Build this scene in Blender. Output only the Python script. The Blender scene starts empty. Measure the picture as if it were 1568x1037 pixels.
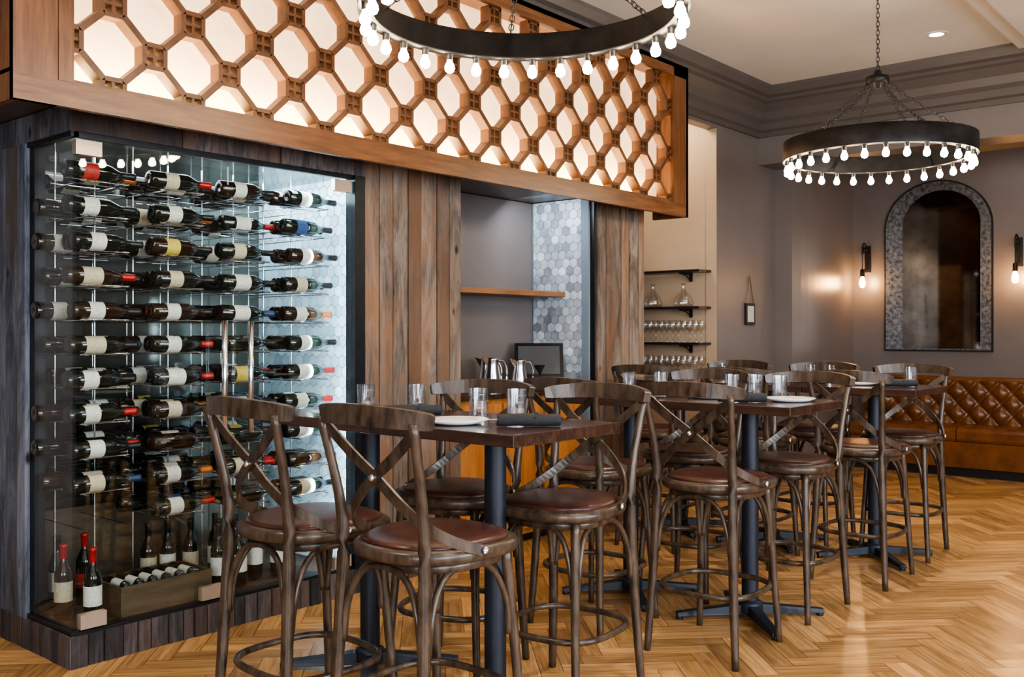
import bpy, math, random
from mathutils import Vector, Matrix, Euler
random.seed(7)
S = bpy.context.scene
COL = S.collection
try:
    S.view_settings.view_transform='AgX'; S.view_settings.look='AgX - Medium High Contrast'
except Exception: pass

# ------------------------------------------------------------------ materials
def newmat(name):
    m = bpy.data.materials.new(name); m.use_nodes = True
    nt = m.node_tree; nt.nodes.clear()
    out = nt.nodes.new('ShaderNodeOutputMaterial')
    return m, nt, out
def pbr(name, col, rough=0.5, metal=0.0, var=0.0, scale=8, bump=0.0, emit=None, es=0, coat=0, rnd=0.0, stretch=(1,1,1), col2=None):
    m, nt, out = newmat(name)
    b = nt.nodes.new('ShaderNodeBsdfPrincipled')
    nt.links.new(b.outputs[0], out.inputs[0])
    b.inputs['Base Color'].default_value = (*col, 1)
    b.inputs['Roughness'].default_value = rough
    b.inputs['Metallic'].default_value = metal
    b.inputs['Coat Weight'].default_value = coat
    if emit:
        b.inputs['Emission Color'].default_value = (*emit, 1)
        b.inputs['Emission Strength'].default_value = es
    if var or bump or col2 or rnd:
        tc = nt.nodes.new('ShaderNodeTexCoord')
        mp = nt.nodes.new('ShaderNodeMapping'); mp.inputs['Scale'].default_value = stretch
        nt.links.new(tc.outputs['Object'], mp.inputs[0])
        vec = mp.outputs[0]
        at = None
        if rnd:
            at = nt.nodes.new('ShaderNodeAttribute'); at.attribute_name = 'rnd'
            mu = nt.nodes.new('ShaderNodeMath'); mu.operation = 'MULTIPLY'; mu.inputs[1].default_value = 37.0
            nt.links.new(at.outputs['Fac'], mu.inputs[0])
            ad = nt.nodes.new('ShaderNodeVectorMath'); ad.operation = 'ADD'
            nt.links.new(vec, ad.inputs[0]); nt.links.new(mu.outputs[0], ad.inputs[1])
            vec = ad.outputs[0]
        n = nt.nodes.new('ShaderNodeTexNoise'); n.inputs['Scale'].default_value = scale
        n.inputs['Detail'].default_value = 6; n.inputs['Roughness'].default_value = 0.62
        nt.links.new(vec, n.inputs['Vector'])
        r = nt.nodes.new('ShaderNodeValToRGB')
        c2 = col2 if col2 else tuple(min(1, c*(1+var)) for c in col)
        c1 = col if col2 else tuple(c*(1-var) for c in col)
        r.color_ramp.elements[0].position = 0.32; r.color_ramp.elements[1].position = 0.68
        r.color_ramp.elements[0].color = (*c1, 1); r.color_ramp.elements[1].color = (*c2, 1)
        nt.links.new(n.outputs['Fac'], r.inputs[0])
        cs = r.outputs[0]
        if rnd:
            mr = nt.nodes.new('ShaderNodeMapRange'); mr.inputs['To Min'].default_value = 1-rnd; mr.inputs['To Max'].default_value = 1+rnd
            nt.links.new(at.outputs['Fac'], mr.inputs[0])
            vm = nt.nodes.new('ShaderNodeVectorMath'); vm.operation = 'SCALE'
            nt.links.new(cs, vm.inputs[0]); nt.links.new(mr.outputs[0], vm.inputs['Scale'])
            cs = vm.outputs[0]
        nt.links.new(cs, b.inputs['Base Color'])
        if bump:
            bp = nt.nodes.new('ShaderNodeBump'); bp.inputs['Strength'].default_value = bump; bp.inputs['Distance'].default_value = 0.01
            nt.links.new(n.outputs['Fac'], bp.inputs['Height']); nt.links.new(bp.outputs[0], b.inputs['Normal'])
    return m
def reclaimed(name, c_dark, c_mid, c_light, rust):
    m, nt, out = newmat(name)
    N=nt.nodes.new; K=nt.links.new
    b = N('ShaderNodeBsdfPrincipled'); K(b.outputs[0], out.inputs[0])
    b.inputs['Roughness'].default_value = 0.8
    tc = N('ShaderNodeTexCoord'); at = N('ShaderNodeAttribute'); at.attribute_name = 'rnd'
    mu = N('ShaderNodeMath'); mu.operation='MULTIPLY'; mu.inputs[1].default_value = 41
    K(at.outputs['Fac'], mu.inputs[0])
    ad = N('ShaderNodeVectorMath'); ad.operation='ADD'
    K(tc.outputs['Object'], ad.inputs[0]); K(mu.outputs[0], ad.inputs[1])
    def noise(stretch, sc, det, dist):
        mp = N('ShaderNodeMapping'); mp.inputs['Scale'].default_value = stretch
        K(ad.outputs[0], mp.inputs[0])
        n = N('ShaderNodeTexNoise'); n.inputs['Scale'].default_value = sc; n.inputs['Detail'].default_value = det; n.inputs['Roughness'].default_value=.70
        n.inputs['Distortion'].default_value = dist
        K(mp.outputs[0], n.inputs['Vector']); return n
    n = noise((3.5,3.5,.8),2.2,5,1.2)
    nf = noise((22,22,1.0),4.0,5,.5)
    mxn = N('ShaderNodeMath'); mxn.operation='MULTIPLY_ADD'; mxn.inputs[1].default_value=.66
    sc2 = N('ShaderNodeMath'); sc2.operation='MULTIPLY'; sc2.inputs[1].default_value=.34
    K(nf.outputs['Fac'], sc2.inputs[0]); K(n.outputs['Fac'], mxn.inputs[0]); K(sc2.outputs[0], mxn.inputs[2])
    r = N('ShaderNodeValToRGB'); e = r.color_ramp.elements
    e[0].position=.35; e[0].color=(*c_dark,1); e[1].position=.68; e[1].color=(*c_light,1)
    k = e.new(.48); k.color=(*c_mid,1)
    K(mxn.outputs[0], r.inputs[0])
    h1 = N('ShaderNodeMath'); h1.operation='MULTIPLY'; h1.inputs[1].default_value=17.13
    h2 = N('ShaderNodeMath'); h2.operation='FRACT'; K(at.outputs['Fac'],h1.inputs[0]); K(h1.outputs[0],h2.inputs[0])
    n2 = noise((3,3,.9),1.6,5,.6)
    ha = N('ShaderNodeMath'); ha.operation='MULTIPLY_ADD'; ha.inputs[1].default_value=.24; K(h2.outputs[0],ha.inputs[0]); K(n2.outputs['Fac'],ha.inputs[2])
    r2 = N('ShaderNodeValToRGB'); r2.color_ramp.elements[0].position=.60; r2.color_ramp.elements[1].position=.82
    r2.color_ramp.elements[1].color=(.8,.8,.8,1)
    K(ha.outputs[0], r2.inputs[0])
    mx = N('ShaderNodeMixRGB'); mx.inputs[2].default_value=(*rust,1)
    K(r2.outputs[0], mx.inputs[0]); K(r.outputs[0], mx.inputs[1])
    mr = N('ShaderNodeMapRange'); mr.inputs['To Min'].default_value=.5; mr.inputs['To Max'].default_value=1.45
    K(at.outputs['Fac'], mr.inputs[0])
    vm = N('ShaderNodeVectorMath'); vm.operation='SCALE'
    K(mx.outputs[0], vm.inputs[0]); K(mr.outputs[0], vm.inputs['Scale'])
    vo = N('ShaderNodeTexVoronoi'); vo.inputs['Scale'].default_value=3.4
    mpk = N('ShaderNodeMapping'); mpk.inputs['Scale'].default_value=(1.6,1.6,.8); K(ad.outputs[0], mpk.inputs[0]); K(mpk.outputs[0], vo.inputs['Vector'])
    rk = N('ShaderNodeValToRGB'); rk.color_ramp.elements[0].position=.04; rk.color_ramp.elements[1].position=.10
    rk.color_ramp.elements[0].color=(.08,.06,.05,1); rk.color_ramp.elements[1].color=(1,1,1,1)
    K(vo.outputs['Distance'], rk.inputs[0])
    ml = N('ShaderNodeMixRGB'); ml.blend_type='MULTIPLY'; ml.inputs[0].default_value=1
    K(vm.outputs[0], ml.inputs[1]); K(rk.outputs[0], ml.inputs[2])
    K(ml.outputs[0], b.inputs['Base Color'])
    bp = N('ShaderNodeBump'); bp.inputs['Strength'].default_value=.6; bp.inputs['Distance'].default_value=.01
    K(mxn.outputs[0], bp.inputs['Height']); K(bp.outputs[0], b.inputs['Normal'])
    return m
def thinglass(name, tint=(1,1,1), base=0.05, rough=0.0, ior=1.45):
    m, nt, out = newmat(name)
    t = nt.nodes.new('ShaderNodeBsdfTransparent'); t.inputs[0].default_value=(*tint,1)
    g = nt.nodes.new('ShaderNodeBsdfGlossy'); g.inputs['Roughness'].default_value=rough
    f = nt.nodes.new('ShaderNodeFresnel')
    ge = nt.nodes.new('ShaderNodeNewGeometry'); mr = nt.nodes.new('ShaderNodeMapRange')
    mr.inputs['To Min'].default_value=ior; mr.inputs['To Max'].default_value=1/ior
    nt.links.new(ge.outputs['Backfacing'], mr.inputs[0]); nt.links.new(mr.outputs[0], f.inputs[0])
    a = nt.nodes.new('ShaderNodeMath'); a.operation='ADD'; a.inputs[1].default_value=base; a.use_clamp=True
    nt.links.new(f.outputs[0], a.inputs[0])
    mx = nt.nodes.new('ShaderNodeMixShader')
    nt.links.new(a.outputs[0], mx.inputs[0]); nt.links.new(t.outputs[0], mx.inputs[1]); nt.links.new(g.outputs[0], mx.inputs[2])
    nt.links.new(mx.outputs[0], out.inputs[0])
    return m
def emis(name, col, s):
    m, nt, out = newmat(name)
    e = nt.nodes.new('ShaderNodeEmission'); e.inputs[0].default_value=(*col,1); e.inputs[1].default_value=s
    nt.links.new(e.outputs[0], out.inputs[0]); return m

M = {}
M['wall']   = pbr('wall_paint', (.145,.128,.123), .34, var=.05, scale=3)
M['beige']  = pbr('beige_paint', (.44,.33,.23), .6, var=.04, scale=3)
M['ceil']   = pbr('ceiling_paint', (.60,.58,.56), .7, var=.03, scale=2)
M['crown']  = pbr('crown_paint', (.088,.077,.072), .4, var=.05, scale=4)
M['white']  = pbr('white_trim', (.58,.56,.54), .5, var=.02)
M['walnut'] = pbr('walnut_frame', (.075,.029,.011), .38, col2=(.175,.073,.026), scale=5, stretch=(8,.8,8), bump=.1)
M['walnutv'] = pbr('walnut_frame_v', (.075,.029,.011), .38, col2=(.175,.073,.026), scale=5, stretch=(8,8,.8), bump=.1)
M['lattice']= pbr('lattice_wood', (.075,.031,.012), .5, col2=(.15,.062,.023), scale=12)
M['recl']   = reclaimed('reclaimed_wood', (.028,.021,.016), (.115,.090,.073), (.27,.225,.19), (.23,.115,.055))
M['recld']  = reclaimed('reclaimed_dark', (.008,.007,.008), (.036,.030,.031), (.12,.10,.10), (.09,.05,.03))
M['reclb']  = reclaimed('reclaimed_blue', (.014,.018,.026), (.06,.07,.095), (.17,.185,.23), (.09,.07,.055))
M['metalb'] = pbr('black_steel', (.02,.022,.026), .4, .6, var=.2, scale=20)
M['post']   = pbr('post_steel', (.017,.023,.035), .45, .3, var=.2, scale=15)
M['chrome'] = pbr('brushed_steel', (.75,.76,.78), .2, 1.0, var=.05)
M['glass']  = thinglass('cabinet_glass', (.95,.98,.97), .012)
M['tumbler']= thinglass('tumbler_glass', (.95,.96,.97), .15, .08)
M['cabback']= pbr('cabinet_back', (.12,.125,.11), .12, .5, var=.1, scale=2)
M['tile']   = pbr('hex_tile', (.17,.21,.28), .3, col2=(.70,.77,.84), scale=3.5, rnd=.38)
M['tilew']  = pbr('hex_tile_white', (.40,.60,.74), .3, col2=(.82,.92,.97), scale=4, rnd=.2)
M['grout']  = pbr('grout', (.17,.22,.27), .8, var=.03)
M['stool']  = pbr('weathered_wood', (.019,.0125,.0085), .31, col2=(.095,.064,.043), scale=9, stretch=(3,3,1), bump=.15)
M['leather']= pbr('brown_leather', (.032,.011,.008), .33, col2=(.07,.025,.017), scale=9, bump=.1)
M['tabletop']= pbr('table_walnut', (.024,.012,.009), .25, col2=(.06,.031,.021), scale=5, stretch=(1,9,5), coat=.3)
M['caramel']= pbr('caramel_leather', (.095,.034,.010), .27, col2=(.17,.063,.018), scale=7, bump=.08)
M['oakcab'] = pbr('oak_cabinet', (.32,.12,.032), .45, col2=(.50,.21,.058), scale=4, stretch=(6,6,.7))
M['shelf']  = pbr('shelf_wood', (.18,.08,.035), .45, col2=(.30,.145,.065), scale=4, stretch=(6,.8,6))
M['bottle'] = pbr('bottle_glass', (.006,.009,.007), .07, 0, coat=.5, var=.1)
M['bottle2'] = pbr('bottle_brown', (.02,.009,.005), .08, 0, coat=.5, var=.1)
M['lblw']   = pbr('label_white', (.72,.70,.65), .6, var=.2, scale=90)
M['lblc']   = pbr('label_cream', (.58,.5,.36), .6, var=.2, scale=80)
M['lblb']   = pbr('label_blue', (.04,.08,.25), .5, var=.3, scale=70)
M['lblr']   = pbr('label_red', (.4,.03,.025), .5, var=.3, scale=70)
M['lbly']   = pbr('label_yellow', (.65,.5,.1), .5, var=.2, scale=70)
M['capb']   = pbr('capsule_black', (.012,.012,.014), .35, .2, var=.1)
M['capr']   = pbr('capsule_red', (.42,.02,.02), .35, .2, var=.1)
M['capo']   = pbr('capsule_orange', (.5,.14,.03), .35, .2, var=.1)
M['capu']   = pbr('capsule_blue', (.03,.06,.15), .35, .2, var=.1)
M['bulb']   = emis('bulb_glow', (1,.80,.55), 125)
M['edison'] = emis('sconce_glow', (1,.50,.18), 210)
M['panel']  = pbr('diffuser_glow', (.85,.76,.64), .8, var=.01, emit=(1,.62,.35), es=1.25)
M['iron']   = pbr('aged_iron', (.022,.021,.022), .42, .55, var=.5, scale=9)
M['china']  = pbr('white_china', (.8,.8,.8), .15, var=.01)
M['napkin'] = pbr('black_napkin', (.015,.015,.018), .8, var=.3, scale=60, bump=.2)
M['mirror'] = pbr('mirror_glass', (.16,.135,.115), .05, 1.0, var=.3, scale=6)
M['antique']= pbr('antique_mirror', (.045,.05,.06), .28, .75, col2=(.34,.36,.39), scale=26)
M['crate']  = pbr('crate_wood', (.075,.045,.025), .6, col2=(.15,.10,.06), scale=5, stretch=(5,.8,5))
M['fitting']= pbr('patch_fitting', (.42,.33,.26), .35, .5, var=.1)
M['black']  = pbr('black_plastic', (.012,.012,.014), .3, var=.1)
M['screen'] = pbr('screen', (.08,.085,.09), .1, var=.05)
M['paper']  = pbr('paper', (.5,.5,.46), .7, var=.2, scale=40)
M['rope']   = pbr('rope', (.3,.2,.1), .9, var=.2, scale=60)
M['pane_glow']    = emis('added_window_glow', (.75,.85,1), 3.0)  # glow for the panes of the added, out-of-view windows
M['downl']  = emis('downlight_glow', (1,.9,.75), 12)
M['ebony']  = pbr('baseboard_paint', (.06,.055,.055), .4, var=.05)

def floor_mat():
    m, nt, out = newmat('oak_herringbone')
    b = nt.nodes.new('ShaderNodeBsdfPrincipled'); nt.links.new(b.outputs[0], out.inputs[0])
    uv = nt.nodes.new('ShaderNodeUVMap'); uv.uv_map='UVMap'
    at = nt.nodes.new('ShaderNodeAttribute'); at.attribute_name='rnd'
    mp = nt.nodes.new('ShaderNodeMapping'); mp.inputs['Scale'].default_value=(1.4,18,1)
    nt.links.new(uv.outputs[0], mp.inputs[0])
    n = nt.nodes.new('ShaderNodeTexNoise'); n.inputs['Scale'].default_value=2.2; n.inputs['Detail'].default_value=7; n.inputs['Distortion'].default_value=.8
    nt.links.new(mp.outputs[0], n.inputs['Vector'])
    r = nt.nodes.new('ShaderNodeValToRGB'); e=r.color_ramp.elements
    e[0].position=.3; e[0].color=(.32,.155,.055,1); e[1].position=.7; e[1].color=(.58,.345,.14,1)
    nt.links.new(n.outputs['Fac'], r.inputs[0])
    mr = nt.nodes.new('ShaderNodeMapRange'); mr.inputs['To Min'].default_value=.58; mr.inputs['To Max'].default_value=1.22
    nt.links.new(at.outputs['Fac'], mr.inputs[0])
    vm = nt.nodes.new('ShaderNodeVectorMath'); vm.operation='SCALE'
    nt.links.new(r.outputs[0], vm.inputs[0]); nt.links.new(mr.outputs[0], vm.inputs['Scale'])
    nt.links.new(vm.outputs[0], b.inputs['Base Color'])
    b.inputs['Roughness'].default_value=.24
    bp = nt.nodes.new('ShaderNodeBump'); bp.inputs['Strength'].default_value=.06; bp.inputs['Distance'].default_value=.005
    nt.links.new(n.outputs['Fac'], bp.inputs['Height']); nt.links.new(bp.outputs[0], b.inputs['Normal'])
    return m
M['floor'] = floor_mat()
M['gap'] = pbr('floor_gap', (.10,.045,.018), .8, var=.1)

# ------------------------------------------------------------------ mesh builder
class MB:
    def __init__(s, name):
        s.name=name; s.v=[]; s.f=[]; s.m=[]; s.r=[]; s.sm=[]; s.mats=[]; s.T=Matrix.Identity(4)
    def mi(s, k):
        if k not in s.mats: s.mats.append(k)
        return s.mats.index(k)
    def add(s, vs, fs, mat, rnd=None, smooth=False):
        o=len(s.v); i=s.mi(mat); r = random.random() if rnd is None else rnd
        for p in vs: s.v.append(tuple(s.T @ Vector(p)))
        for f in fs:
            s.f.append([o+a for a in f]); s.m.append(i); s.r.append(r); s.sm.append(smooth)
    def box(s, a, b, mat, rnd=None, rot=None, bev=0):
        x0,x1=sorted((a[0],b[0])); y0,y1=sorted((a[1],b[1])); z0,z1=sorted((a[2],b[2]))
        vs=[(x,y,z) for z in (z0,z1) for y in (y0,y1) for x in (x0,x1)]
        if rot is not None:
            c=Vector(((x0+x1)/2,(y0+y1)/2,(z0+z1)/2)); R=Euler(rot).to_matrix()
            vs=[tuple(c+R@(Vector(v)-c)) for v in vs]
        s.add(vs, [(0,2,3,1),(4,5,7,6),(0,1,5,4),(2,6,7,3),(0,4,6,2),(1,3,7,5)], mat, rnd)
    def lathe(s, prof, mat, origin=(0,0,0), axis='z', n=16, rnd=None, close=False, smooth=True, sc=(1,1)):
        vs=[]; fs=[]
        for (r,h) in prof:
            for i in range(n):
                t=2*math.pi*i/n; a=r*math.cos(t)*sc[0]; b=r*math.sin(t)*sc[1]
                if axis=='z': p=(a,b,h)
                elif axis=='y': p=(a,h,b)
                else: p=(h,a,b)
                vs.append((p[0]+origin[0],p[1]+origin[1],p[2]+origin[2]))
        for j in range(len(prof)-1):
            for i in range(n):
                k=(i+1)%n
                fs.append((j*n+i,j*n+k,(j+1)*n+k,(j+1)*n+i))
        if close:
            fs.append(tuple(range(n-1,-1,-1))); o=(len(prof)-1)*n; fs.append(tuple(range(o,o+n)))
        s.add(vs, fs, mat, rnd, smooth)
    def sweep(s, pts, mat, r=None, rect=None, ref=(0,0,1), closed=False, sub=5, n=8, rnd=None, taper=None):
        P=[Vector(p) for p in pts]
        refs = ref if isinstance(ref, list) else [ref]*len(P)
        refs=[Vector(q) for q in refs]
        Q=[];RR=[]
        N=len(P)
        segs = N if closed else N-1
        for i in range(segs):
            def g(L,k):
                if closed: return L[k%N]
                return L[max(0,min(N-1,k))]
            p0,p1,p2,p3=g(P,i-1),g(P,i),g(P,i+1),g(P,i+2)
            for j in range(sub):
                t=j/sub
                Q.append(.5*((2*p1)+(-p0+p2)*t+(2*p0-5*p1+4*p2-p3)*t*t+(-p0+3*p1-3*p2+p3)*t**3))
                RR.append(g(refs,i).lerp(g(refs,i+1),t))
        if not closed: Q.append(P[-1]); RR.append(refs[-1])
        L=len(Q); vs=[]; fs=[]
        if rect:
            w,h=rect
            prof=[(-w/2,-h/2),(w/2,-h/2),(w/2,h/2),(-w/2,h/2)]
        else:
            prof=[(r*math.cos(2*math.pi*k/n),r*math.sin(2*math.pi*k/n)) for k in range(n)]
        m=len(prof)
        for i in range(L):
            if closed: T=Q[(i+1)%L]-Q[i-1]
            else: T=Q[min(L-1,i+1)]-Q[max(0,i-1)]
            T.normalize()
            R=RR[i]; Nn=R-R.dot(T)*T
            if Nn.length<1e-3: Nn=Vector((1,0,0))-T.x*T
            Nn.normalize(); B=T.cross(Nn)
            k = taper(i/(L-1)) if taper else 1
            for (a,b) in prof: vs.append(tuple(Q[i]+Nn*a*(1 if rect else k)+B*b*k))
        for i in range(L if closed else L-1):
            j=(i+1)%L
            for k in range(m):
                l=(k+1)%m
                fs.append((i*m+k,i*m+l,j*m+l,j*m+k))
        if not closed:
            fs.append(tuple(range(m-1,-1,-1))); o=(L-1)*m; fs.append(tuple(range(o,o+m)))
        s.add(vs,fs,mat,rnd,not rect)
    def sphere(s, c, r, mat, n=8, m=6, sz=1.0):
        prof=[(max(1e-4,r*math.sin(math.pi*j/m)), -r*sz*math.cos(math.pi*j/m)) for j in range(m+1)]
        s.lathe(prof, mat, origin=c, n=n)
    def prism(s, poly, h0, h1, mat, axis='z', rnd=None):
        def mk(a,b,h):
            return (a,b,h) if axis=='z' else ((h,a,b) if axis=='x' else (a,h,b))
        n=len(poly)
        vs=[mk(a,b,h0) for a,b in poly]+[mk(a,b,h1) for a,b in poly]
        fs=[tuple(range(n-1,-1,-1)),tuple(range(n,2*n))]+[(i,(i+1)%n,n+(i+1)%n,n+i) for i in range(n)]
        s.add(vs,fs,mat,rnd)
    def mesh(s, fix=True):
        me=bpy.data.meshes.new(s.name); me.from_pydata(s.v,[],s.f)
        for k in s.mats: me.materials.append(M[k])
        me.polygons.foreach_set('material_index', s.m)
        me.polygons.foreach_set('use_smooth', s.sm)
        me.update()
        if fix:
            import bmesh
            bm=bmesh.new(); bm.from_mesh(me); bmesh.ops.recalc_face_normals(bm, faces=bm.faces); bm.to_mesh(me); bm.free()
        at=me.attributes.new('rnd','FLOAT','FACE'); at.data.foreach_set('value', s.r)
        me.update()
        return me
    def obj(s, loc=(0,0,0), rot=(0,0,0), parent=None, bevel=0, fix=True, name=None):
        me=s.mesh(fix)
        o=bpy.data.objects.new(name or s.name, me); COL.objects.link(o)
        o.location=loc; o.rotation_euler=rot
        if parent: o.parent=parent
        if bevel:
            b=o.modifiers.new('bevel','BEVEL'); b.width=bevel; b.segments=2; b.limit_method='ANGLE'
        return o
def inst(me, name, loc, rz=0, parent=None):
    o=bpy.data.objects.new(name, me); COL.objects.link(o); o.location=loc; o.rotation_euler=(0,0,rz)
    if parent: o.parent=parent
    return o
def simple(name, a, b, mat, bevel=0):
    mb=MB(name); mb.box(a,b,mat); return mb.obj(bevel=bevel)

# ------------------------------------------------------------------ room shell
XL=-3.9; CZ=3.49; YB=10.3; XR=3.2; YF=-3.2
mb=MB('floor'); mb.box((-5.1,YF-.1,-.1),(XR+.1,YB+.1,-.002),'gap')
w=.095; L=.475; g=.0012
c45=math.cos(math.pi/4)
uvs=[]; nb=len(mb.f)
def addplank(x0,x1,y0,y1,horiz):
    cx,cy=(x0+x1)/2,(y0+y1)/2
    X=(cx-cy)*c45-1; Y=(cx+cy)*c45+3.5
    if not(-5.3<X<XR+.2 and YF-.2<Y<YB+.2): return
    pts=[(x0+g,y0+g),(x1-g,y0+g),(x1-g,y1-g),(x0+g,y1-g)]
    W=[(min(XR,max(-5.0,(a-b)*c45-1)),min(YB,max(YF,(a+b)*c45+3.5)),0) for a,b in pts]
    mb.add(W,[(0,1,2,3)],'floor')
    ou,ov=random.random()*50,random.random()*50
    if horiz: uvs.append([(ou,ov),(ou+L,ov),(ou+L,ov+w),(ou,ov+w)])
    else: uvs.append([(ou,ov),(ou,ov+w),(ou+L,ov+w),(ou+L,ov)])
for i in range(-140,141):
    for j in range(-24,25):
        dx,dy=i*w+j*L, i*w-j*L
        if abs(dx)>14 or abs(dy)>14: continue
        addplank(dx,dx+L,dy,dy+w,True)
        addplank(dx+L,dx+L+w,dy+w-L,dy+w,False)
fo=mb.obj(fix=False)
ul=fo.data.uv_layers.new(name='UVMap'); li=nb*4
for q in uvs:
    for c in q:
        ul.data[li].uv=c; li+=1

simple('ceiling',(-5.1,YF-.1,CZ),(XR+.1,YB+.1,CZ+.1),'ceil')
simple('wall_back',(-5.1,YB,0),(XR+.1,YB+.1,CZ),'wall')
simple('wall_left',(XL-.1,7.27,0),(XL,8.36,CZ),'wall')
simple('wall_nook_header',(XL-.1,6.28,3.07),(XL,7.27,CZ),'wall')
simple('wall_left_rear',(-5.1,YF,0),(-5.0,YB,CZ),'wall')
simple('wall_soffit',(-5.0,1.49,2.305),(XL-.005,6.14,CZ),'crown')
mb=MB('wall_shelf_nook'); mb.box((-5.0,7.27,0),(XL-.1,7.37,CZ),'beige')
mb.box((XL-.1,7.262,0),(XL-.004,7.27,3.07),'beige'); mb.obj()
mb=MB('wall_alcove_curved')
poly=[(-4.0,8.365),(-3.73,8.365)]
for i in range(0,11):
    t=i/10; poly.append((-3.73-.17*math.sin(t*math.pi/2)**2*1.0, 8.38+(YB-8.38)*t))
poly.append((-4.0,YB))
mb.prism(poly,0,3.14,'wall'); mb.obj()
simple('beam_alcove',(XL,8.03,2.86),(XR,8.36,CZ),'wall')
simple('ceiling_alcove',(XL,8.365,3.15),(XR,YB,3.2),'beige')
simple('wall_right',(XR,YF,0),(XR+.1,YB,CZ),'wall')
simple('wall_front',(-5.0,YF-.1,0),(XR,YF,CZ),'wall')
def window(name, axis, c, wd, z0, z1):  # windows added on unseen walls, panes glow as cool fill
    mb=MB(name)
    def bx(u0,u1,za,zb,d0,d1,mat):
        if axis=='x': mb.box((XR-d0,c+u0,za),(XR-d1,c+u1,zb),mat)
        else: mb.box((c+u0,YF+d0,za),(c+u1,YF+d1,zb),mat)
    h=wd/2
    bx(-h,h,z0,z1,.003,.012,'pane_glow')
    for u in (-h-.06,h-.0): bx(u,u+.06,z0-.06,z1+.06,.0,.05,'white')
    bx(-h,h,z0-.06,z0,.0,.07,'white'); bx(-h,h,z1,z1+.06,.0,.05,'white')
    bx(-.02,.02,z0,z1,.0,.035,'white'); bx(-h,h,(z0+z1)/2-.02,(z0+z1)/2+.02,.0,.035,'white')
    mb.obj()
window('added_window_1','x',.4,1.8,.8,2.8); window('added_window_2','x',3.5,1.8,.8,2.8); window('added_window_3','y',1.2,2.0,.8,2.8)

prof=[(0,3.10),(.025,3.10),(.025,3.14),(.05,3.155),(.055,3.21),(.085,3.24),(.10,3.30),(.15,3.36),(.18,3.375),(.18,3.40),(.215,3.415),(.245,3.465),(.25,3.49),(0,3.49)]
mb=MB('trim_1'); mb.prism([(XL+a,b) for a,b in prof],6.28,8.03,'crown',axis='y'); mb.obj()
mb=MB('trim_4'); mb.prism([(XL+a,max(b,3.315)) for a,b in prof if b>=3.24],1.49,6.28,'crown',axis='y'); mb.obj()
mb=MB('trim_2'); mb.prism([(8.03-a,b) for a,b in prof],XL,XR,'crown',axis='x'); mb.obj()
mb=MB('trim_3')
mb.box((-1.72,YF,CZ-.06),(-1.60,7.75,CZ),'white'); mb.box((-1.60,YF,CZ-.09),(-1.40,7.75,CZ),'white'); mb.obj()
simple('baseboard_left',(XL,7.27,0),(XL+.015,8.36,.14),'ebony')

# ------------------------------------------------------------------ lattice light box
mb=MB('lattice_light_box')
X0,X1=XL+.012,-3.6; BY0,BY1=1.49,6.27; BZ0,BZ1=2.21,3.31
mb.box((X0,BY0,BZ0+.10),(X1-.03,BY1-.03,BZ0+.115),'walnut')
mb.box((X1-.03,BY0,BZ0),(X1,BY1,BZ0+.095),'walnut')
mb.box((X0,BY0,BZ1-.03),(X1,BY1,BZ1),'walnut')
mb.box((X1-.03,BY0,BZ1-.09),(X1,BY1,BZ1),'walnut')
mb.box((X0,BY0,BZ0),(X1-.001,BY0+.03,BZ1),'walnutv')
mb.box((X1-.03,BY0,BZ0),(X1-.0005,BY0+.16,BZ1),'walnutv')
mb.box((X1-.03,BY0+.162,BZ0+.095),(X1+.002,BY0+.22,BZ1),'walnutv')
mb.box((X0,BY1-.03,BZ0),(X1,BY1,BZ1),'walnutv')
mb.box((X1-.03,BY1-.2,BZ0+.095),(X1,BY1-.0,BZ1),'walnutv')
mb.box((X0+.02,BY0+.03,BZ0+.115),(X0+.035,BY1-.03,BZ1-.03),'panel')
LB=mb.obj()
mb=MB('lattice')
p_,q_,s_=.1745,.172,.046
cy0,cz0=1.885,2.485; done=set()
ya,yb=1.70,6.07; za,zb=2.30,3.23
def bar(y0,z0,y1,z1,th=.024,x0=-3.70,x1=-3.635,fl=0):
    my,mz=(y0+y1)/2,(z0+z1)/2
    if not(ya-.01<my<yb+.01 and za-.012<mz<zb+.01): return
    k=(round((my-cy0)/p_*4),round((mz-cz0)/q_*4),fl)
    if k in done: return
    done.add(k)
    d=Vector((y1-y0,z1-z0)); l=d.length; d.normalize(); nrm=Vector((-d.y,d.x))*th/2
    e=d*th*.2
    a=Vector((y0,z0))-e; b=Vector((y1,z1))+e
    poly=[tuple(a-nrm),tuple(b-nrm),tuple(b+nrm),tuple(a+nrm)]
    mb.prism(poly,x0,x1,'lattice',axis='x')
for j in range(-2,7):
    for i in range(-2,30):
        cy,cz=cy0+i*p_,cz0+j*q_
        if (i+j)%2:
            bar(cy-s_,cz,cy+s_,cz,th=.012,x1=-3.64,fl=1)
            bar(cy,cz-s_,cy,cz+s_,th=.012,x1=-3.641,fl=2)
            continue
        V=[(p_-s_,-s_),(p_-s_,s_),(s_,q_-s_),(-s_,q_-s_),(-p_+s_,s_),(-p_+s_,-s_),(-s_,-q_+s_),(s_,-q_+s_)]
        for k in range(8):
            a,b=V[k],V[(k+1)%8]
            bar(cy+a[0],cz+a[1],cy+b[0],cz+b[1], th=.027 if k%2 else .019, x1=-3.635 if k%2 else -3.636)
mb.obj(parent=LB)

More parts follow.
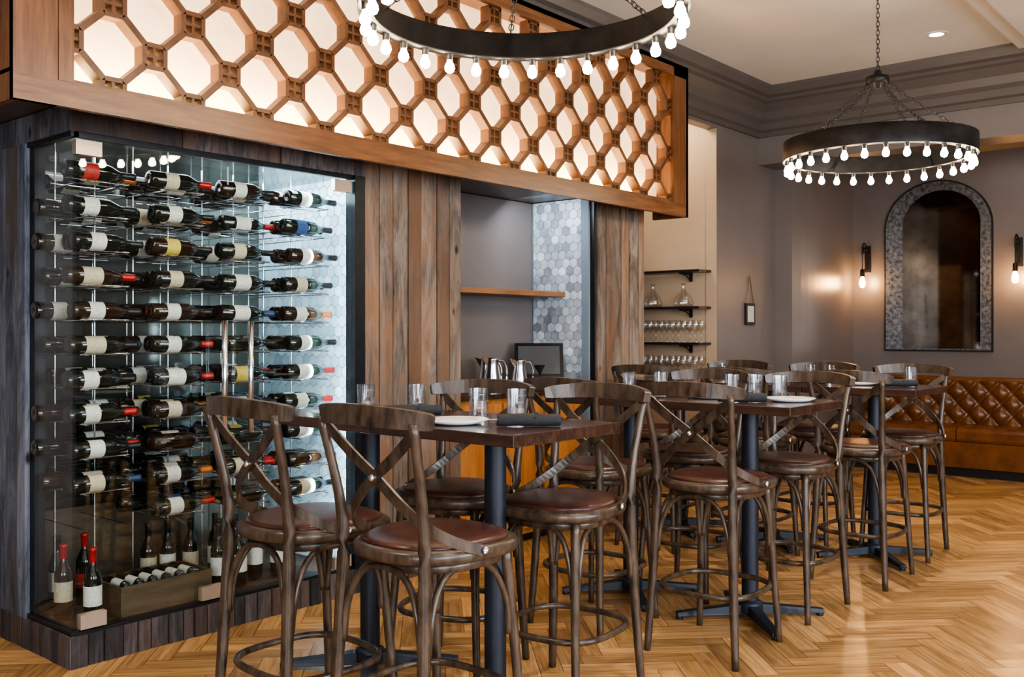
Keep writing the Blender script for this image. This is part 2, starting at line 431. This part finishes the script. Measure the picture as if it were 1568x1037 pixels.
def planks_x(mb, x, y0, y1, z0, z1, pw, mat, th=.02):
    y=y0
    mb.box((x,y0,z0),(x+th*.35,y1,z1),'black')
    while y<y1-.01:
        ww=min(pw*random.uniform(.75,1.2), y1-y)
        if y1-y-ww<.05: ww=y1-y
        t=th+random.uniform(-.004,.006)
        mb.box((x+.001,y+.003,z0+.001),(x+t,y+ww-.003,z1-.001),mat); y+=ww
def planks_y(mb, y, x0, x1, z0, z1, pw, mat, th=.02):
    x=x0
    while x<x1-.01:
        ww=min(pw*random.uniform(.8,1.2), x1-x)
        if x1-x-ww<.04: ww=x1-x
        t=th+random.uniform(0,.004)
        mb.box((x+.002,y-t,z0),(x+ww-.002,y,z1),mat); x+=ww

# ------------------------------------------------------------------ wine cabinet
CY0,CY1=1.85,3.35; CB=.13; CT=2.185; GX=-3.9; TOP=2.30
mb=MB('wine_cabinet')
mb.box((-4.8,CY0,0),(GX,CY1,CB),'recld')
planks_x(mb,GX,CY0-.02,CY1+.04,0,CB,.07,'recld',.02)
planks_y(mb,CY0,-4.8,GX+.02,0,CB,.09,'recld',.02)
mb.box((GX-.06,CY0-.0,CB),(GX+.006,CY1,CB+.012),'metalb')
mb.box((-4.8,CY0,CT+.02),(GX-.0,CY1,TOP),'recld')
planks_x(mb,GX,CY0-.02,CY1+.04,CT,TOP,.45,'recld',.02)
planks_y(mb,CY0,-4.8,GX+.02,CT,TOP,.4,'reclb',.02)
mb.box((-4.8,CY0,CT),(GX,CY1,CT+.02),'cabback')
mb.box((-4.8,CY0,CB),(-4.76,CY1,CT),'cabback')
mb.box((-4.8,CY1-.0,CB),(GX-.03,CY1+.03,CT),'grout')
mb.box((GX-.05,CY1-.03,CB),(GX+.022,CY1+.04,CT+.0),'metalb')
mb.box((-4.30,CY0,CB),(-4.255,CY0+.045,CT),'metalb')
mb.box((-4.30,CY0-.012,CT-.02),(GX+.005,CY0+.02,CT),'metalb')
mb.box((-4.30,CY0-.012,CB),(GX+.005,CY0+.02,CB+.02),'metalb')
mb.box((GX-.02,CY0,CT-.02),(GX+.005,CY1,CT),'metalb')
planks_y(mb,CY0,-4.8,-4.30,CB,CT,.14,'reclb',.02)
mb.box((-4.8,CY0,CB),(-4.30,CY0+.06,CT),'recld')
CAB=mb.obj()
mb=MB('cabinet_glass_panes')
DY=2.575
mb.box((GX-.008,CY0+.01,CB+.012),(GX,DY-.002,CT-.02),'glass')
mb.box((GX-.008,DY+.002,CB+.012),(GX,CY1-.03,CT-.02),'glass')
mb.box((-4.255,CY0+.0,CB+.02),(GX-.01,CY0+.008,CT-.02),'glass')
mb.obj(parent=CAB)
mb=MB('patch_fittings')
for (y,z) in ((CY0+.06,CT-.06),(CY0+.08,CB+.05),(DY-.09,CB+.05),(CY1-.1,CT-.06),(CY1-.1,CB+.05)):
    mb.box((GX-.02,y-.055,z-.03),(GX+.012,y+.055,z+.03),'fitting')
mb.obj(parent=CAB)
mb=MB('door_handles')
for y in (DY-.055,DY+.085):
    mb.lathe([(.013,.9),(.013,1.42)],'chrome',origin=(GX+.055,y,0),n=12,close=True)
    for z in (.98,1.34): mb.lathe([(.007,0),(.007,.06)],'chrome',origin=(GX-.002,y,z),axis='x',n=8)
mb.obj(parent=CAB)
def hexwall(mb, y, x0, x1, z0, z1, R, mat='tile'):
    wx=R*math.sqrt(3); row=0; z=z0
    while z<z1+R:
        x=x0+(wx/2 if row%2 else 0)
        while x<x1+wx:
            pts=[]
            for k in range(6):
                a=math.radians(30+60*k); px=x+(R-.0026)*math.cos(a); pz=z+(R-.0026)*math.sin(a)
                pts.append((min(x1,max(x0,px)),min(z1,max(z0,pz))))
            A=0
            for k in range(6): A+=pts[k][0]*pts[(k+1)%6][1]-pts[(k+1)%6][0]*pts[k][1]
            if A>1e-5: mb.prism(pts,y-.004,y,mat,axis='y')
            x+=wx
        z+=R*1.5; row+=1
mb=MB('hex_tiles'); hexwall(mb,CY1,-4.76,GX-.05,CB,CT,.036,'tilew'); mb.obj(parent=CAB)

def bottle(mb, o, d, style):
    body,lbl,cap,full=style
    Z=Vector(d).normalized(); q=Vector((0,0,1)).rotation_difference(Z).to_matrix().to_4x4()
    mb.T=Matrix.Translation(o)@q
    R=.0375
    mb.lathe([(.0001,.006),(.02,.0),(R-.004,0),(R,.006),(R,.185),(R-.004,.2),(.024,.222),(.0155,.24),(.0145,.26)],body,n=14)
    if lbl: mb.lathe([(R+.0008,.07),(R+.0008,.155 if full else .135)],lbl,n=14)
    mb.lathe([(.0152,.235),(.0152,.298),(.0165,.3),(.0165,.312),(.0001,.312)],cap,n=10)
    mb.T=Matrix.Identity(4)
def rstyle(p=1.0):
    lb=random.choices(['lblw','lblc','lblb','lblr','lbly'],[62,26,4,5,3])[0]
    if random.random()>p: lb=None
    cp=random.choices(['capb','capr','capo','capu'],[60,22,7,9])[0]
    return (random.choice(['bottle','bottle','bottle','bottle2']),lb,cp,random.random()<.4)
mb=MB('wine_bottles_racked'); rk=MB('bottle_rack')
cols=[1.89,2.255,2.62,2.985]
depths=[-4.03,-4.135,-4.24,-4.37,-4.47,-4.57]
offs=[0,.05,-.03,.16,.12,.18]
for k in range(-7,4):
    z=1.61+.148*k
    for ci,y in enumerate(cols):
        if k==-7 and ci in (0,): continue
        for di,x in enumerate(depths):
            pr=[.95,.95,.95,.95,.95,.8][di]
            if k>=2 and ci==0: pr-=.15
            if ci==3 and di>1: continue
            if ci==2 and di>4: continue
            yy=y+(offs[di] if ci<3 else 0)
            rk.lathe([(.003,yy+.05),(.003,yy+.27)],'chrome',origin=(x,0,z-.041),axis='y',n=6)
            if random.random()>pr: continue
            bottle(mb,(x+random.uniform(-.006,.006),yy+random.uniform(-.02,.02),z),(0,1,random.uniform(-.015,.01)),rstyle([.88,.55,.4,.5,.4,.4][di]))
    for y in [c+o for c in cols for o in (.07,.25)]:
        rk.lathe([(.003,-4.70),(.003,-3.99)],'chrome',origin=(0,y,z-.046),axis='x',n=6)
for y in [c+o for c in cols for o in (.07,.25)]:
    for x in (-4.305,-4.70):
        rk.lathe([(.004,CB),(.004,CT)],'chrome',origin=(x,y,0),n=6)
mb.obj(parent=CAB); rk.obj(parent=CAB)
mb=MB('wine_bottles_standing')
for (x,y,st) in [(-4.16,1.93,('bottle2','lblc','capr',True)),(-4.0,1.98,('bottle','lblw','capr',True)),(-4.35,1.99,('bottle','lblw','capb',True)),(-4.32,2.10,('bottle','lblr','capr',False)),
                 (-4.05,2.62,('bottle','lblw','capb',True)),(-4.15,2.69,('bottle','lblw','capb',True)),(-4.03,2.72,('bottle','lblw','capu',True)),(-4.1,2.86,('bottle','lblw','capb',True)),(-4.26,2.6,('bottle','lblc','capb',True)),(-4.28,2.75,('bottle','lblw','capb',True)),(-4.3,2.5,('bottle','lblw','capb',True)),
                 (-4.3,2.4,('bottle2','lblc','capb',True)),(-4.18,2.80,('bottle','lblc','capb',True)),(-4.05,2.96,('bottle','lblw','capb',True)),(-4.15,3.05,('bottle','lblc','capr',True))]:
    bottle(mb,(x,y,CB+.012),(0,0,1),st)
mb.obj(parent=CAB)
mb=MB('wine_crates')
def crate(x0,x1,y0,y1,z0,h,t=.012):
    mb.box((x0,y0,z0),(x1,y1,z0+t),'crate')
    mb.box((x1-t,y0,z0+t),(x1,y1,z0+h),'crate'); mb.box((x0,y0,z0+t),(x0+t,y1,z0+h),'crate')
    mb.box((x0+t,y0,z0+t),(x1-t,y0+t,z0+h),'crate'); mb.box((x0+t,y1-t,z0+t),(x1-t,y1,z0+h),'crate')
crate(-4.22,-3.95,2.08,2.52,CB,.14); crate(-4.74,-4.47,1.98,2.75,CB,.42)
for i in range(6):
    y=2.13+i*.065; mb.lathe([(.0001,-3.985),(.022,-3.985),(.022,-4.18)],'bottle',origin=(0,y,CB+.13),axis='x',n=8)
    mb.lathe([(.0225,-4.02),(.0225,-4.1)],'lblw',origin=(0,y,CB+.13),axis='x',n=8)
mb.obj(parent=CAB)

# ------------------------------------------------------------------ plank walls + service niche
mb=MB('wall_wood_panel'); planks_x(mb,XL-.02,3.40,4.15,0,TOP,.12,'recl'); mb.box((-4.5,3.40,0),(XL-.02,4.14,TOP),'recld')
for i in range(4): mb.box((XL-.06-i*.12,4.14,0),(XL-.02-i*.12-.0,4.15,TOP),'recl')
mb.obj()
mb=MB('wall_wood_pier'); planks_x(mb,XL-.02,5.53,6.14,0,TOP,.12,'recl'); mb.box((-4.9,5.51,0),(XL-.02,6.13,TOP),'recld')
mb.box((-3.99,5.497,0),(XL+.002,5.51,TOP),'metalb')
mb.box((-4.9,6.13,0),(XL-.02,6.14,TOP),'beige'); mb.obj()
simple('wall_niche_back',(-4.5,4.16,0),(-4.43,5.47,TOP),'wall')
mb=MB('wall_niche_tile')
mb.box((-4.5,5.475,0),(XL-.03,5.495,TOP),'grout'); hexwall(mb,5.475,-4.42,XL-.09,1.0,TOP,.038); mb.obj()
simple('niche_shelf',(-4.425,4.17,1.615),(-4.12,5.46,1.65),'shelf',.003)
mb=MB('service_counter')
mb.box((-4.42,4.17,.06),(-3.98,5.45,.95),'oakcab'); mb.box((-4.42,4.17,.95),(-3.955,5.45,.98),'tabletop'); mb.box((-4.42,4.17,0),(-4.03,5.45,.06),'black')
for i in range(3):
    y=4.19+i*.42; mb.box((-3.98,y,.1),(-3.962,y+.40,.92),'oakcab'); mb.box((-3.962,y+.36,.5),(-3.945,y+.372,.62),'chrome')
mb.obj()
def pitcher(loc,rz,sc=1):
    mb=MB('steel_pitcher')
    mb.lathe([(.0001,0),(.05,0),(.055,.01),(.05,.09),(.038,.15),(.04,.19),(.043,.2),(.038,.195),(.034,.15),(.0001,.14)],'chrome',n=20)
    mb.sweep([(.045,0,.03),(.095,0,.06),(.1,0,.13),(.075,0,.18),(.038,0,.18)],'chrome',r=.006)
    mb.add([(-.035,-.018,.195),(-.035,.018,.195),(-.075,0,.21),(-.04,0,.15)],[(0,2,3),(1,3,2),(0,1,2)],'chrome')
    o=mb.obj(loc=loc,rot=(0,0,rz)); o.scale=(sc,sc,sc)
pitcher((-4.12,4.68,.98),1.3,1.1); pitcher((-4.1,4.93,.98),1.2,1.02); pitcher((-4.28,4.80,.98),1.0,1.05)
PT=bpy.data.objects.new('pos_tablet',None); COL.objects.link(PT); PT.location=(-4.15,5.2,.98)
mb=MB('screen_panel')
mb.box((-.17,-.012,0),(.17,.012,.27),'black'); mb.box((-.145,-.0145,.025),(.145,-.012,.245),'screen')
mb.obj(loc=(0,0,.07),rot=(math.radians(-30),0,math.radians(40)),bevel=.004,parent=PT)
mb=MB('stand'); mb.box((-.1,-.1,0),(.08,.1,.02),'black'); mb.box((-.04,-.0,.02),(.01,.06,.16),'black'); mb.obj(parent=PT)

# ------------------------------------------------------------------ nook shelves, glassware
for z in (1.885,1.58,1.28,.98):
    mb=MB('nook_shelf')
    mb.box((-4.88,7.05,-.02),(-3.95,7.26,0),'black')
    for x in (-4.75,-4.15): mb.box((x,7.08,-.035),(x+.025,7.26,-.02),'iron'); mb.box((x,7.245,-.09),(x+.025,7.26,-.02),'iron'); mb.sweep([(x+.012,7.12,-.035),(x+.012,7.19,-.05),(x+.012,7.25,-.085)],'iron',r=.006,sub=3,n=6)
    mb.obj(loc=(0,0,z))
def wineglass(mb,o,s=1):
    mb.lathe([(.0001*s,0),(.034*s,.002*s),(.004*s,.008*s),(.004*s,.085*s),(.03*s,.11*s),(.04*s,.14*s),(.036*s,.17*s),(.031*s,.185*s)],'tumbler',origin=o,n=12)
for z in (1.281,.981):
    mb=MB('wine_glasses')
    for i in range(8):
        for y in (7.11,7.2): wineglass(mb,(-4.78+i*.11,y,0),1)
    mb.obj(loc=(0,0,z))
mb=MB('decanter'); mb.lathe([(.0001,0),(.075,.004),(.085,.03),(.06,.09),(.02,.14),(.016,.18),(.028,.2)],'tumbler',n=16); me=mb.mesh()
inst(me,'decanter',(-4.15,7.15,1.581)); inst(me,'decanter',(-4.45,7.15,1.581))
mb=MB('hanging_frame')
mb.box((XL,7.76,1.43),(XL+.02,7.93,1.62),'iron'); mb.box((XL+.02,7.785,1.455),(XL+.022,7.905,1.595),'paper')
mb.sweep([(XL+.012,7.77,1.62),(XL+.012,7.845,1.86),(XL+.012,7.92,1.62)],'rope',r=.004,sub=1,n=6); mb.obj()

# ------------------------------------------------------------------ mirror + sconces
def arch(x0,x1,z0,z1):
    r=(x1-x0)/2; cx=(x0+x1)/2; zc=z1-r*.92; pts=[(x0,z0),(x1,z0)]
    for i in range(0,25):
        a=math.pi*i/24; pts.append((cx+r*math.cos(a),zc+(z1-zc)*math.sin(a)))
    return pts
mb=MB('arched_mirror')
mb.prism(arch(-3.56,-2.51,1.17,2.91),YB-.03,YB-.001,'iron',axis='y')
mb.prism(arch(-3.545,-2.525,1.185,2.895),YB-.034,YB-.03,'antique',axis='y')
mb.prism(arch(-3.37,-2.62,1.20,2.80),YB-.039,YB-.034,'mirror',axis='y')
mb.obj()
def sconce(x):
    mb=MB('wall_sconce'); y=YB
    mb.box((x-.03,y-.02,2.0),(x+.03,y,2.28),'iron')
    mb.sweep([(x,y-.02,2.22),(x,y-.07,2.28),(x,y-.13,2.30),(x,y-.17,2.25),(x,y-.17,2.18)],'iron',r=.008)
    mb.lathe([(.001,-.012),(.035,-.012),(.028,0),(.035,.012),(.001,.012)],'iron',origin=(x,y-.1,2.23),axis='x',n=14)
    mb.sweep([(x,y-.02,2.04),(x,y-.1,2.03),(x,y-.17,2.0)],'iron',r=.006)
    mb.lathe([(.004,2.18),(.004,2.03),(.022,2.02),(.024,1.95),(.018,1.945)],'iron',origin=(x,y-.17,0),n=12)
    mb.lathe([(.014,1.945),(.03,1.90),(.032,1.87),(.022,1.84),(.001,1.83)],'edison',origin=(x,y-.17,0),n=12)
    mb.obj()
sconce(-3.74); sconce(-2.28)

# ------------------------------------------------------------------ banquette
mb=MB('leather_banquette')
bx0,bx1=-3.70,2.6
mb.box((bx0,9.72,0),(bx1,10.28,.09),'black')
mb.box((bx0,9.67,.09),(bx1,10.28,.33),'caramel')
x=bx0
while x<bx1-.1:
    ww=min(1.02,bx1-x)
    prof2=[(9.665,.335),(9.65,.36),(9.65,.43),(9.67,.455),(9.72,.47),(10.0,.475),(10.12,.47),(10.12,.335)]
    mb.prism(prof2,x+.004,x+ww-.004,'caramel',axis='x'); x+=ww
mb.box((bx0,10.16,.33),(bx1,10.28,.88),'caramel')
nx,nz=int((bx1-bx0)/.0125),34; vs=[];fs=[]
for j in range(nz+1):
    for i in range(nx+1):
        u=bx0+(bx1-bx0)*i/nx; v=.46+.43*j/nz
        a=(u/.20+(v-.45)/.22); b=(u/.20-(v-.45)/.22)
        hgt=(abs(math.sin(math.pi*a))*abs(math.sin(math.pi*b)))**.4
        y=10.12-.06*hgt
        vs.append((u,y,v))
for j in range(nz):
    for i in range(nx):
        a=j*(nx+1)+i; fs.append((a,a+1,a+nx+2,a+nx+1))
mb.add(vs,fs,'caramel',smooth=True)
mb.sweep([(bx0,10.14,.885),(0,10.14,.885),(bx1,10.14,.885)],'caramel',r=.042,n=10)
for j in range(0,5):
    for i in range(0,65):
        if (i+j)%2: continue
        u=-3.7+i*.1; v=.45+.11*j
        if bx0<u<bx1 and .46<v<.88: mb.sphere((u,10.105,v),.01,'caramel',8,4)
mb.obj()

# ------------------------------------------------------------------ bar stool
mb=MB('bar_stool')
W='stool'
for s in (-1,1):
    mb.sweep([(s*.205,-.235,0),(s*.186,-.215,.36),(s*.176,-.20,.70),(s*.180,-.215,.88),(s*.200,-.268,1.115)],W,r=.0175,n=10,taper=lambda t:.85+.3*math.sin(math.pi*min(1,t*1.2)))
    mb.sweep([(s*.195,.225,0),(s*.175,.20,.36),(s*.158,.17,.705)],W,r=.0165,n=10,taper=lambda t:.85+.25*t)
    mb.sweep([(s*-.19,-.253,1.09),(s*-.09,-.24,1.01),(0,-.230+.004*s,.945),(s*.09,-.215,.875),(s*.155,-.18,.815),(s*.205,-.11,.765),(s*.235,-.02,.73)],W,rect=(.009,.032),
             ref=[(0,1,0),(0,1,0),(0,1,0),(s*-.1,1,0),(s*-.5,.8,0),(s*-.9,.3,0),(s*-1,0,0)],sub=5)
    mb.lathe([(.0001,-.004),(.011,-.002),(.011,.004)],'chrome',origin=(s*.242,-.02,.733),axis='x',n=8)
mb.sphere((0,-.241,.945),.011,'chrome')
mb.sweep([(-.236,-.222,1.118),(-.20,-.255,1.124),(-.11,-.298,1.132),(0,-.312,1.135),(.11,-.298,1.132),(.20,-.255,1.124),(.236,-.222,1.118)],W,rect=(.026,.054),ref=(0,1,0),sub=5,taper=lambda t:.66+.46*math.sin(math.pi*t)**.6)
def sq(a,n,m=36):
    out=[]
    for i in range(m):
        t=2*math.pi*i/m; c,s=math.cos(t),math.sin(t)
        out.append((a*math.copysign(abs(c)**(2/n),c), a*math.copysign(abs(s)**(2/n),s)))
    return out
def stack(levels, mat, n=2.5, yo=.012, smooth=True):
    vs=[];fs=[];m=36
    for (a,z) in levels:
        for (x,y) in sq(a,n,m): vs.append((x*(1+.08*(y/.2)),y*1.04+yo,z))
    for j in range(len(levels)-1):
        for i in range(m):
            k=(i+1)%m; fs.append((j*m+i,j*m+k,(j+1)*m+k,(j+1)*m+i))
    fs.append(tuple(range(m))); fs.append(tuple(range((len(levels)-1)*m,len(levels)*m)))
    mb.add(vs,fs,mat,smooth=smooth)
stack([(.212,.695),(.228,.700),(.234,.713),(.232,.730),(.220,.738),(.19,.738)],W)
stack([(.207,.737),(.205,.745),(.188,.753),(.13,.758),(.05,.760)],'leather')
stack([(.185,.665),(.19,.668),(.19,.696)],W)
ring=[(x,y-.005,.27) for x,y in sq(.210,3.0,20)]
mb.sweep(ring,W,r=.0125,closed=True,sub=2,n=8)
LG=[(-.18,-.206,.45),(.18,-.206,.45),(.168,.187,.45),(-.168,.187,.45)]
for i in range(4):
    a=Vector(LG[i]); b=Vector(LG[(i+1)%4]); c=(a+b)/2
    def P(t,z,inn=.0):
        p=a.lerp(b,t); p.z=z; return p+( -Vector((c.x,c.y,0)).normalized()*inn)
    mb.sweep([P(.03,.43),P(.07,.54),P(.18,.63,.01),P(.36,.672,.015),P(.64,.672,.015),P(.82,.63,.01),P(.93,.54),P(.97,.43)],W,r=.0105,n=8,sub=4)
base_stool=mb.obj(); sm=base_stool.data
stools=[
 (-2.12,2.12,0.0),(-2.64,2.06,-.05),(-2.20,2.905,math.pi+.08),(-2.69,2.84,math.pi+.3),
 (-2.04,3.79,.03),(-2.66,3.76,-.03),(-2.05,4.56,math.pi+.0),(-2.60,4.56,math.pi+.06),
 (-1.99,5.40,.0),(-2.66,5.40,.04),(-2.02,6.16,math.pi+.08),(-2.62,6.16,math.pi+.02),(-3.25,6.17,math.pi+.05),(-3.30,5.42,0.05)]
for i,(x,y,r) in enumerate(stools):
    if i==0: base_stool.location=(x,y,0); base_stool.rotation_euler=(0,0,r)
    else: inst(sm,'bar_stool',(x,y,0),r)

# ------------------------------------------------------------------ pub tables
mb=MB('pub_table')
TX,TY=.338,.30
mb.box((-TX,-TY,1.0),(TX,TY,1.04),'tabletop')
mb.box((-.14,-.14,.985),(.14,.14,1.0),'post')
mb.lathe([(.04,.05),(.04,.985)],'post',n=24)
mb.lathe([(.062,.03),(.06,.075),(.042,.085)],'post',n=24)
for k in range(4):
    a=math.radians(45+90*k); c,s=math.cos(a),math.sin(a)
    def q(r,wd,z): return (r*c-wd*s, r*s+wd*c, z)
    vs=[q(.02,-.032,.02),q(.02,.032,.02),q(.36,.022,.014),q(.36,-.022,.014),q(.02,-.028,.07),q(.02,.028,.07),q(.36,.018,.034),q(.36,-.018,.034)]
    mb.add(vs,[(0,3,2,1),(4,5,6,7),(0,1,5,4),(1,2,6,5),(2,3,7,6),(3,0,4,7)],'post')
    mb.lathe([(.018,0),(.018,.016)],'black',origin=(.345*c,.345*s,0),n=10,close=True)
t0=mb.obj(bevel=.003); tm=t0.data
tables=[(-2.31,2.64),(-2.99,2.64),(-2.12,4.28),(-2.80,4.28),(-2.11,5.92),(-2.79,5.92),(-3.47,5.92)]
for i,(x,y) in enumerate(tables):
    if i==0: t0.location=(x,y,0)
    else:
        o=inst(tm,'pub_table',(x,y,0)); b=o.modifiers.new('bevel','BEVEL'); b.width=.003; b.segments=2; b.limit_method='ANGLE'

TZ=1.041
mb=MB('water_tumbler')
n=24; prof=[(.030,0),(.034,.004),(.037,.11),(.0345,.11),(.031,.014),(.0001,.012)]
vs=[];fs=[]
for (r,h) in prof:
    for i in range(n):
        rr=r*(1+(.045 if i%2 else 0)*(1 if .002<h<.1 else 0)); t=2*math.pi*i/n; vs.append((rr*math.cos(t),rr*math.sin(t),h))
for j in range(len(prof)-1):
    for i in range(n):
        k=(i+1)%n; fs.append((j*n+i,j*n+k,(j+1)*n+k,(j+1)*n+i))
mb.add(vs,fs,'tumbler'); mb.add([(.03*math.cos(2*math.pi*i/n),.03*math.sin(2*math.pi*i/n),0) for i in range(n)],[tuple(range(n))],'tumbler')
for h,rr in ((.035,.0362),(.06,.037),(.085,.0378)):
    mb.lathe([(rr,h),(rr+.0018,h+.002),(rr,h+.004)],'tumbler',n=24)
gm=mb.mesh()
for (x,y) in [(-2.50,2.76),(-2.36,2.82),(-3.06,2.68),(-2.88,2.80),(-2.33,4.50),(-2.22,4.54),(-2.08,4.52),(-2.90,4.42),(-2.75,4.50),(-1.96,6.13),(-2.60,6.12),(-2.48,6.14),(-3.2,6.05)]:
    inst(gm,'water_tumbler',(x,y,TZ))
mb=MB('dinner_plate'); mb.lathe([(.0001,.004),(.05,.004),(.075,.006),(.115,.018),(.118,.016),(.078,.001),(.05,0),(.0001,0)],'china',n=32); pm=mb.mesh()
for (x,y) in [(-2.38,2.51),(-2.98,2.48),(-2.33,4.28),(-1.94,4.33),(-2.74,4.15),(-2.2,5.95),(-2.85,5.8)]:
    inst(pm,'dinner_plate',(x,y,TZ))
mb=MB('napkin_roll')
mb.sweep([(-.11,0,.022),(-.10,0,.022),(-.03,0,.024),(.04,0,.022),(.10,0,.022),(.11,0,.022)],'napkin',r=.021,n=10,sub=3,taper=lambda t:.85+.2*math.sin(math.pi*t))
mb.sweep([(-.14,.004,.024),(-.08,.004,.026)],'chrome',rect=(.003,.014),sub=2); mb.sweep([(.02,-.02,.03),(.03,0,.046),(.02,.02,.03)],'napkin',r=.005,n=6)
nm=mb.mesh()
for (x,y,r) in [(-2.12,2.60,.75),(-2.08,4.12,.6),(-2.72,2.62,.9),(-2.56,4.35,.9),(-1.96,5.9,.7),(-2.5,5.85,.5)]:
    inst(nm,'napkin_roll',(x,y,TZ),r)

# ------------------------------------------------------------------ chandeliers
def chandelier(cx,cy,zb,hub,R=.58):
    E=bpy.data.objects.new('ring_chandelier',None); COL.objects.link(E); E.location=(cx,cy,0)
    mb=MB('ring_band')
    z0=zb+.048; z1=z0+.115
    mb.lathe([(R,z0),(R,z1),(R-.012,z1),(R-.012,z0+.006),(R-.05,z0+.006),(R-.05,z0),(R,z0)],'iron',n=72)
    nb=30
    for i in range(nb):
        a=2*math.pi*(i+.5)/nb; o=((R-.026)*math.cos(a),(R-.026)*math.sin(a),0)
        mb.lathe([(.014,z0),(.014,z0-.024),(.010,z0-.026)],'iron',origin=o,n=8)
    mb.obj(parent=E)
    mb=MB('bulbs')
    for i in range(nb):
        a=2*math.pi*(i+.5)/nb; o=((R-.026)*math.cos(a),(R-.026)*math.sin(a),0)
        mb.lathe([(.010,z0-.024),(.012,z0-.034),(.019,z0-.048),(.021,z0-.060),(.016,z0-.073),(.0005,z0-.080)],'bulb',origin=o,n=8)
    mb.obj(parent=E)
    mb=MB('chains')
    def link(p,d,tw,l=.034,wd=.009,r=.0024):
        d=d.normalized(); ref=Vector((0,0,1)) if abs(d.z)<.9 else Vector((1,0,0))
        a=d.cross(ref).normalized(); b=d.cross(a)
        s=a if tw else b
        pts=[p-d*l*.5,p-d*l*.3+s*wd,p+d*l*.3+s*wd,p+d*l*.5,p+d*l*.3-s*wd,p-d*l*.3-s*wd]
        mb.sweep([tuple(q) for q in pts],'iron',r=r,closed=True,sub=2,n=5,ref=tuple(b if tw else a))
    def chain(A,B,sag=.0):
        A=Vector(A);B=Vector(B); n=int((B-A).length/.027)
        for i in range(n):
            t=(i+.5)/n; p=A.lerp(B,t); p.z-=sag*4*t*(1-t)
            link(p,B-A,i%2)
    for i in range(6):
        a=2*math.pi*(i+.25)/6
        chain(((R-.006)*math.cos(a),(R-.006)*math.sin(a),z1),(.06*math.cos(a),.06*math.sin(a),hub-.03),.035)
    chain((0,0,hub+.05),(0,0,CZ-.02))
    mb.lathe([(.0001,hub-.06),(.02,hub-.06),(.03,hub-.03),(.07,hub-.03),(.07,hub+.01),(.03,hub+.015),(.02,hub+.05),(.0001,hub+.05)],'iron',n=20)
    mb.lathe([(.0001,CZ-.03),(.06,CZ-.03),(.065,CZ-.001)],'iron',n=20)
    mb.obj(parent=E)
chandelier(-2.2,2.67,2.455,3.0,.59)
chandelier(-2.12,6.0,2.385,2.93,.565)

dl=[(-2.13,7.2),(-2.1,4.3),(-.2,2.0),(-.2,6.0),(-3.1,.9)]
for (x,y) in dl:
    mb=MB('recessed_downlight')
    mb.lathe([(.075,CZ-.006),(.075,CZ-.001)],'white',origin=(x,y,0),n=24)
    mb.lathe([(.075,CZ-.006),(.05,CZ-.006)],'white',origin=(x,y,0),n=24)
    mb.lathe([(.05,CZ-.006),(.045,CZ-.003),(.0001,CZ-.003)],'downl',origin=(x,y,0),n=24)
    D=mb.obj()
    l=bpy.data.lights.new('downlight_lamp','SPOT'); l.energy=170; l.spot_size=math.radians(105); l.spot_blend=.8; l.shadow_soft_size=.06; l.color=(1,.88,.72)
    o=bpy.data.objects.new('lamp',l); COL.objects.link(o); o.location=(x,y,CZ-.02); o.parent=D

# ------------------------------------------------------------------ lights
def area(name,loc,rot,sx,sy,e,col,dirv=None):
    l=bpy.data.lights.new(name,'AREA'); l.shape='RECTANGLE'; l.size=sx; l.size_y=sy; l.energy=e; l.color=col
    o=bpy.data.objects.new(name,l); COL.objects.link(o); o.location=loc; o.rotation_euler=rot
    if dirv: o.rotation_euler=Vector(dirv).to_track_quat('-Z','Y').to_euler()
    return o
area('added_fill_lamp',(XR-.08,.4,1.8),(0,math.radians(90),0),2.0,1.8,205,(.88,.93,1))  # this and the next two: soft fill lamps added at the unseen windows
area('added_fill_lamp',(XR-.08,3.5,1.8),(0,math.radians(90),0),2.0,1.8,205,(.88,.93,1))
area('added_fill_lamp',(1.2,YF+.08,1.8),(math.radians(90),0,0),2.0,2.0,205,(.92,.95,1))
area('cabinet_strip_lamp',(-4.35,2.5,CT-.01),(0,0,0),.5,1.0,9,(.9,.95,1))
area('cabinet_strip_lamp',(-4.3,3.08,CT-.012),(math.radians(38),0,0),.7,.12,12,(.72,.9,1))
area('cabinet_edge_lamp',(-3.965,3.14,1.16),(0,0,0),.03,1.9,11,(.68,.88,1),(-.72,.70,0))
area('niche_strip_lamp',(-4.15,5.15,TOP-.02),(math.radians(35),0,0),.3,.2,5,(.85,.93,1))
area('nook_lamp',(-4.4,6.8,3.3),(math.radians(15),0,0),.4,.4,20,(1,.76,.52))
area('box_strip_lamp',(-3.77,3.88,BZ0+.13),(0,math.radians(180),0),.05,4.3,75,(1,.62,.26))
area('alcove_lamp',(-1.5,9.2,3.13),(0,0,0),2.5,.8,20,(1,.84,.68))

wd=bpy.data.worlds.new('World'); S.world=wd; wd.use_nodes=True
wd.node_tree.nodes['Background'].inputs[0].default_value=(.6,.7,.85,1); wd.node_tree.nodes['Background'].inputs[1].default_value=.5

cam=bpy.data.cameras.new('camera'); co=bpy.data.objects.new('camera',cam); COL.objects.link(co)
co.location=(0,0,1.37); co.rotation_euler=(math.radians(90),0,math.radians(40.2))
cam.lens=33.96; cam.sensor_width=36; cam.shift_y=-.0067; cam.clip_end=60
S.camera=co
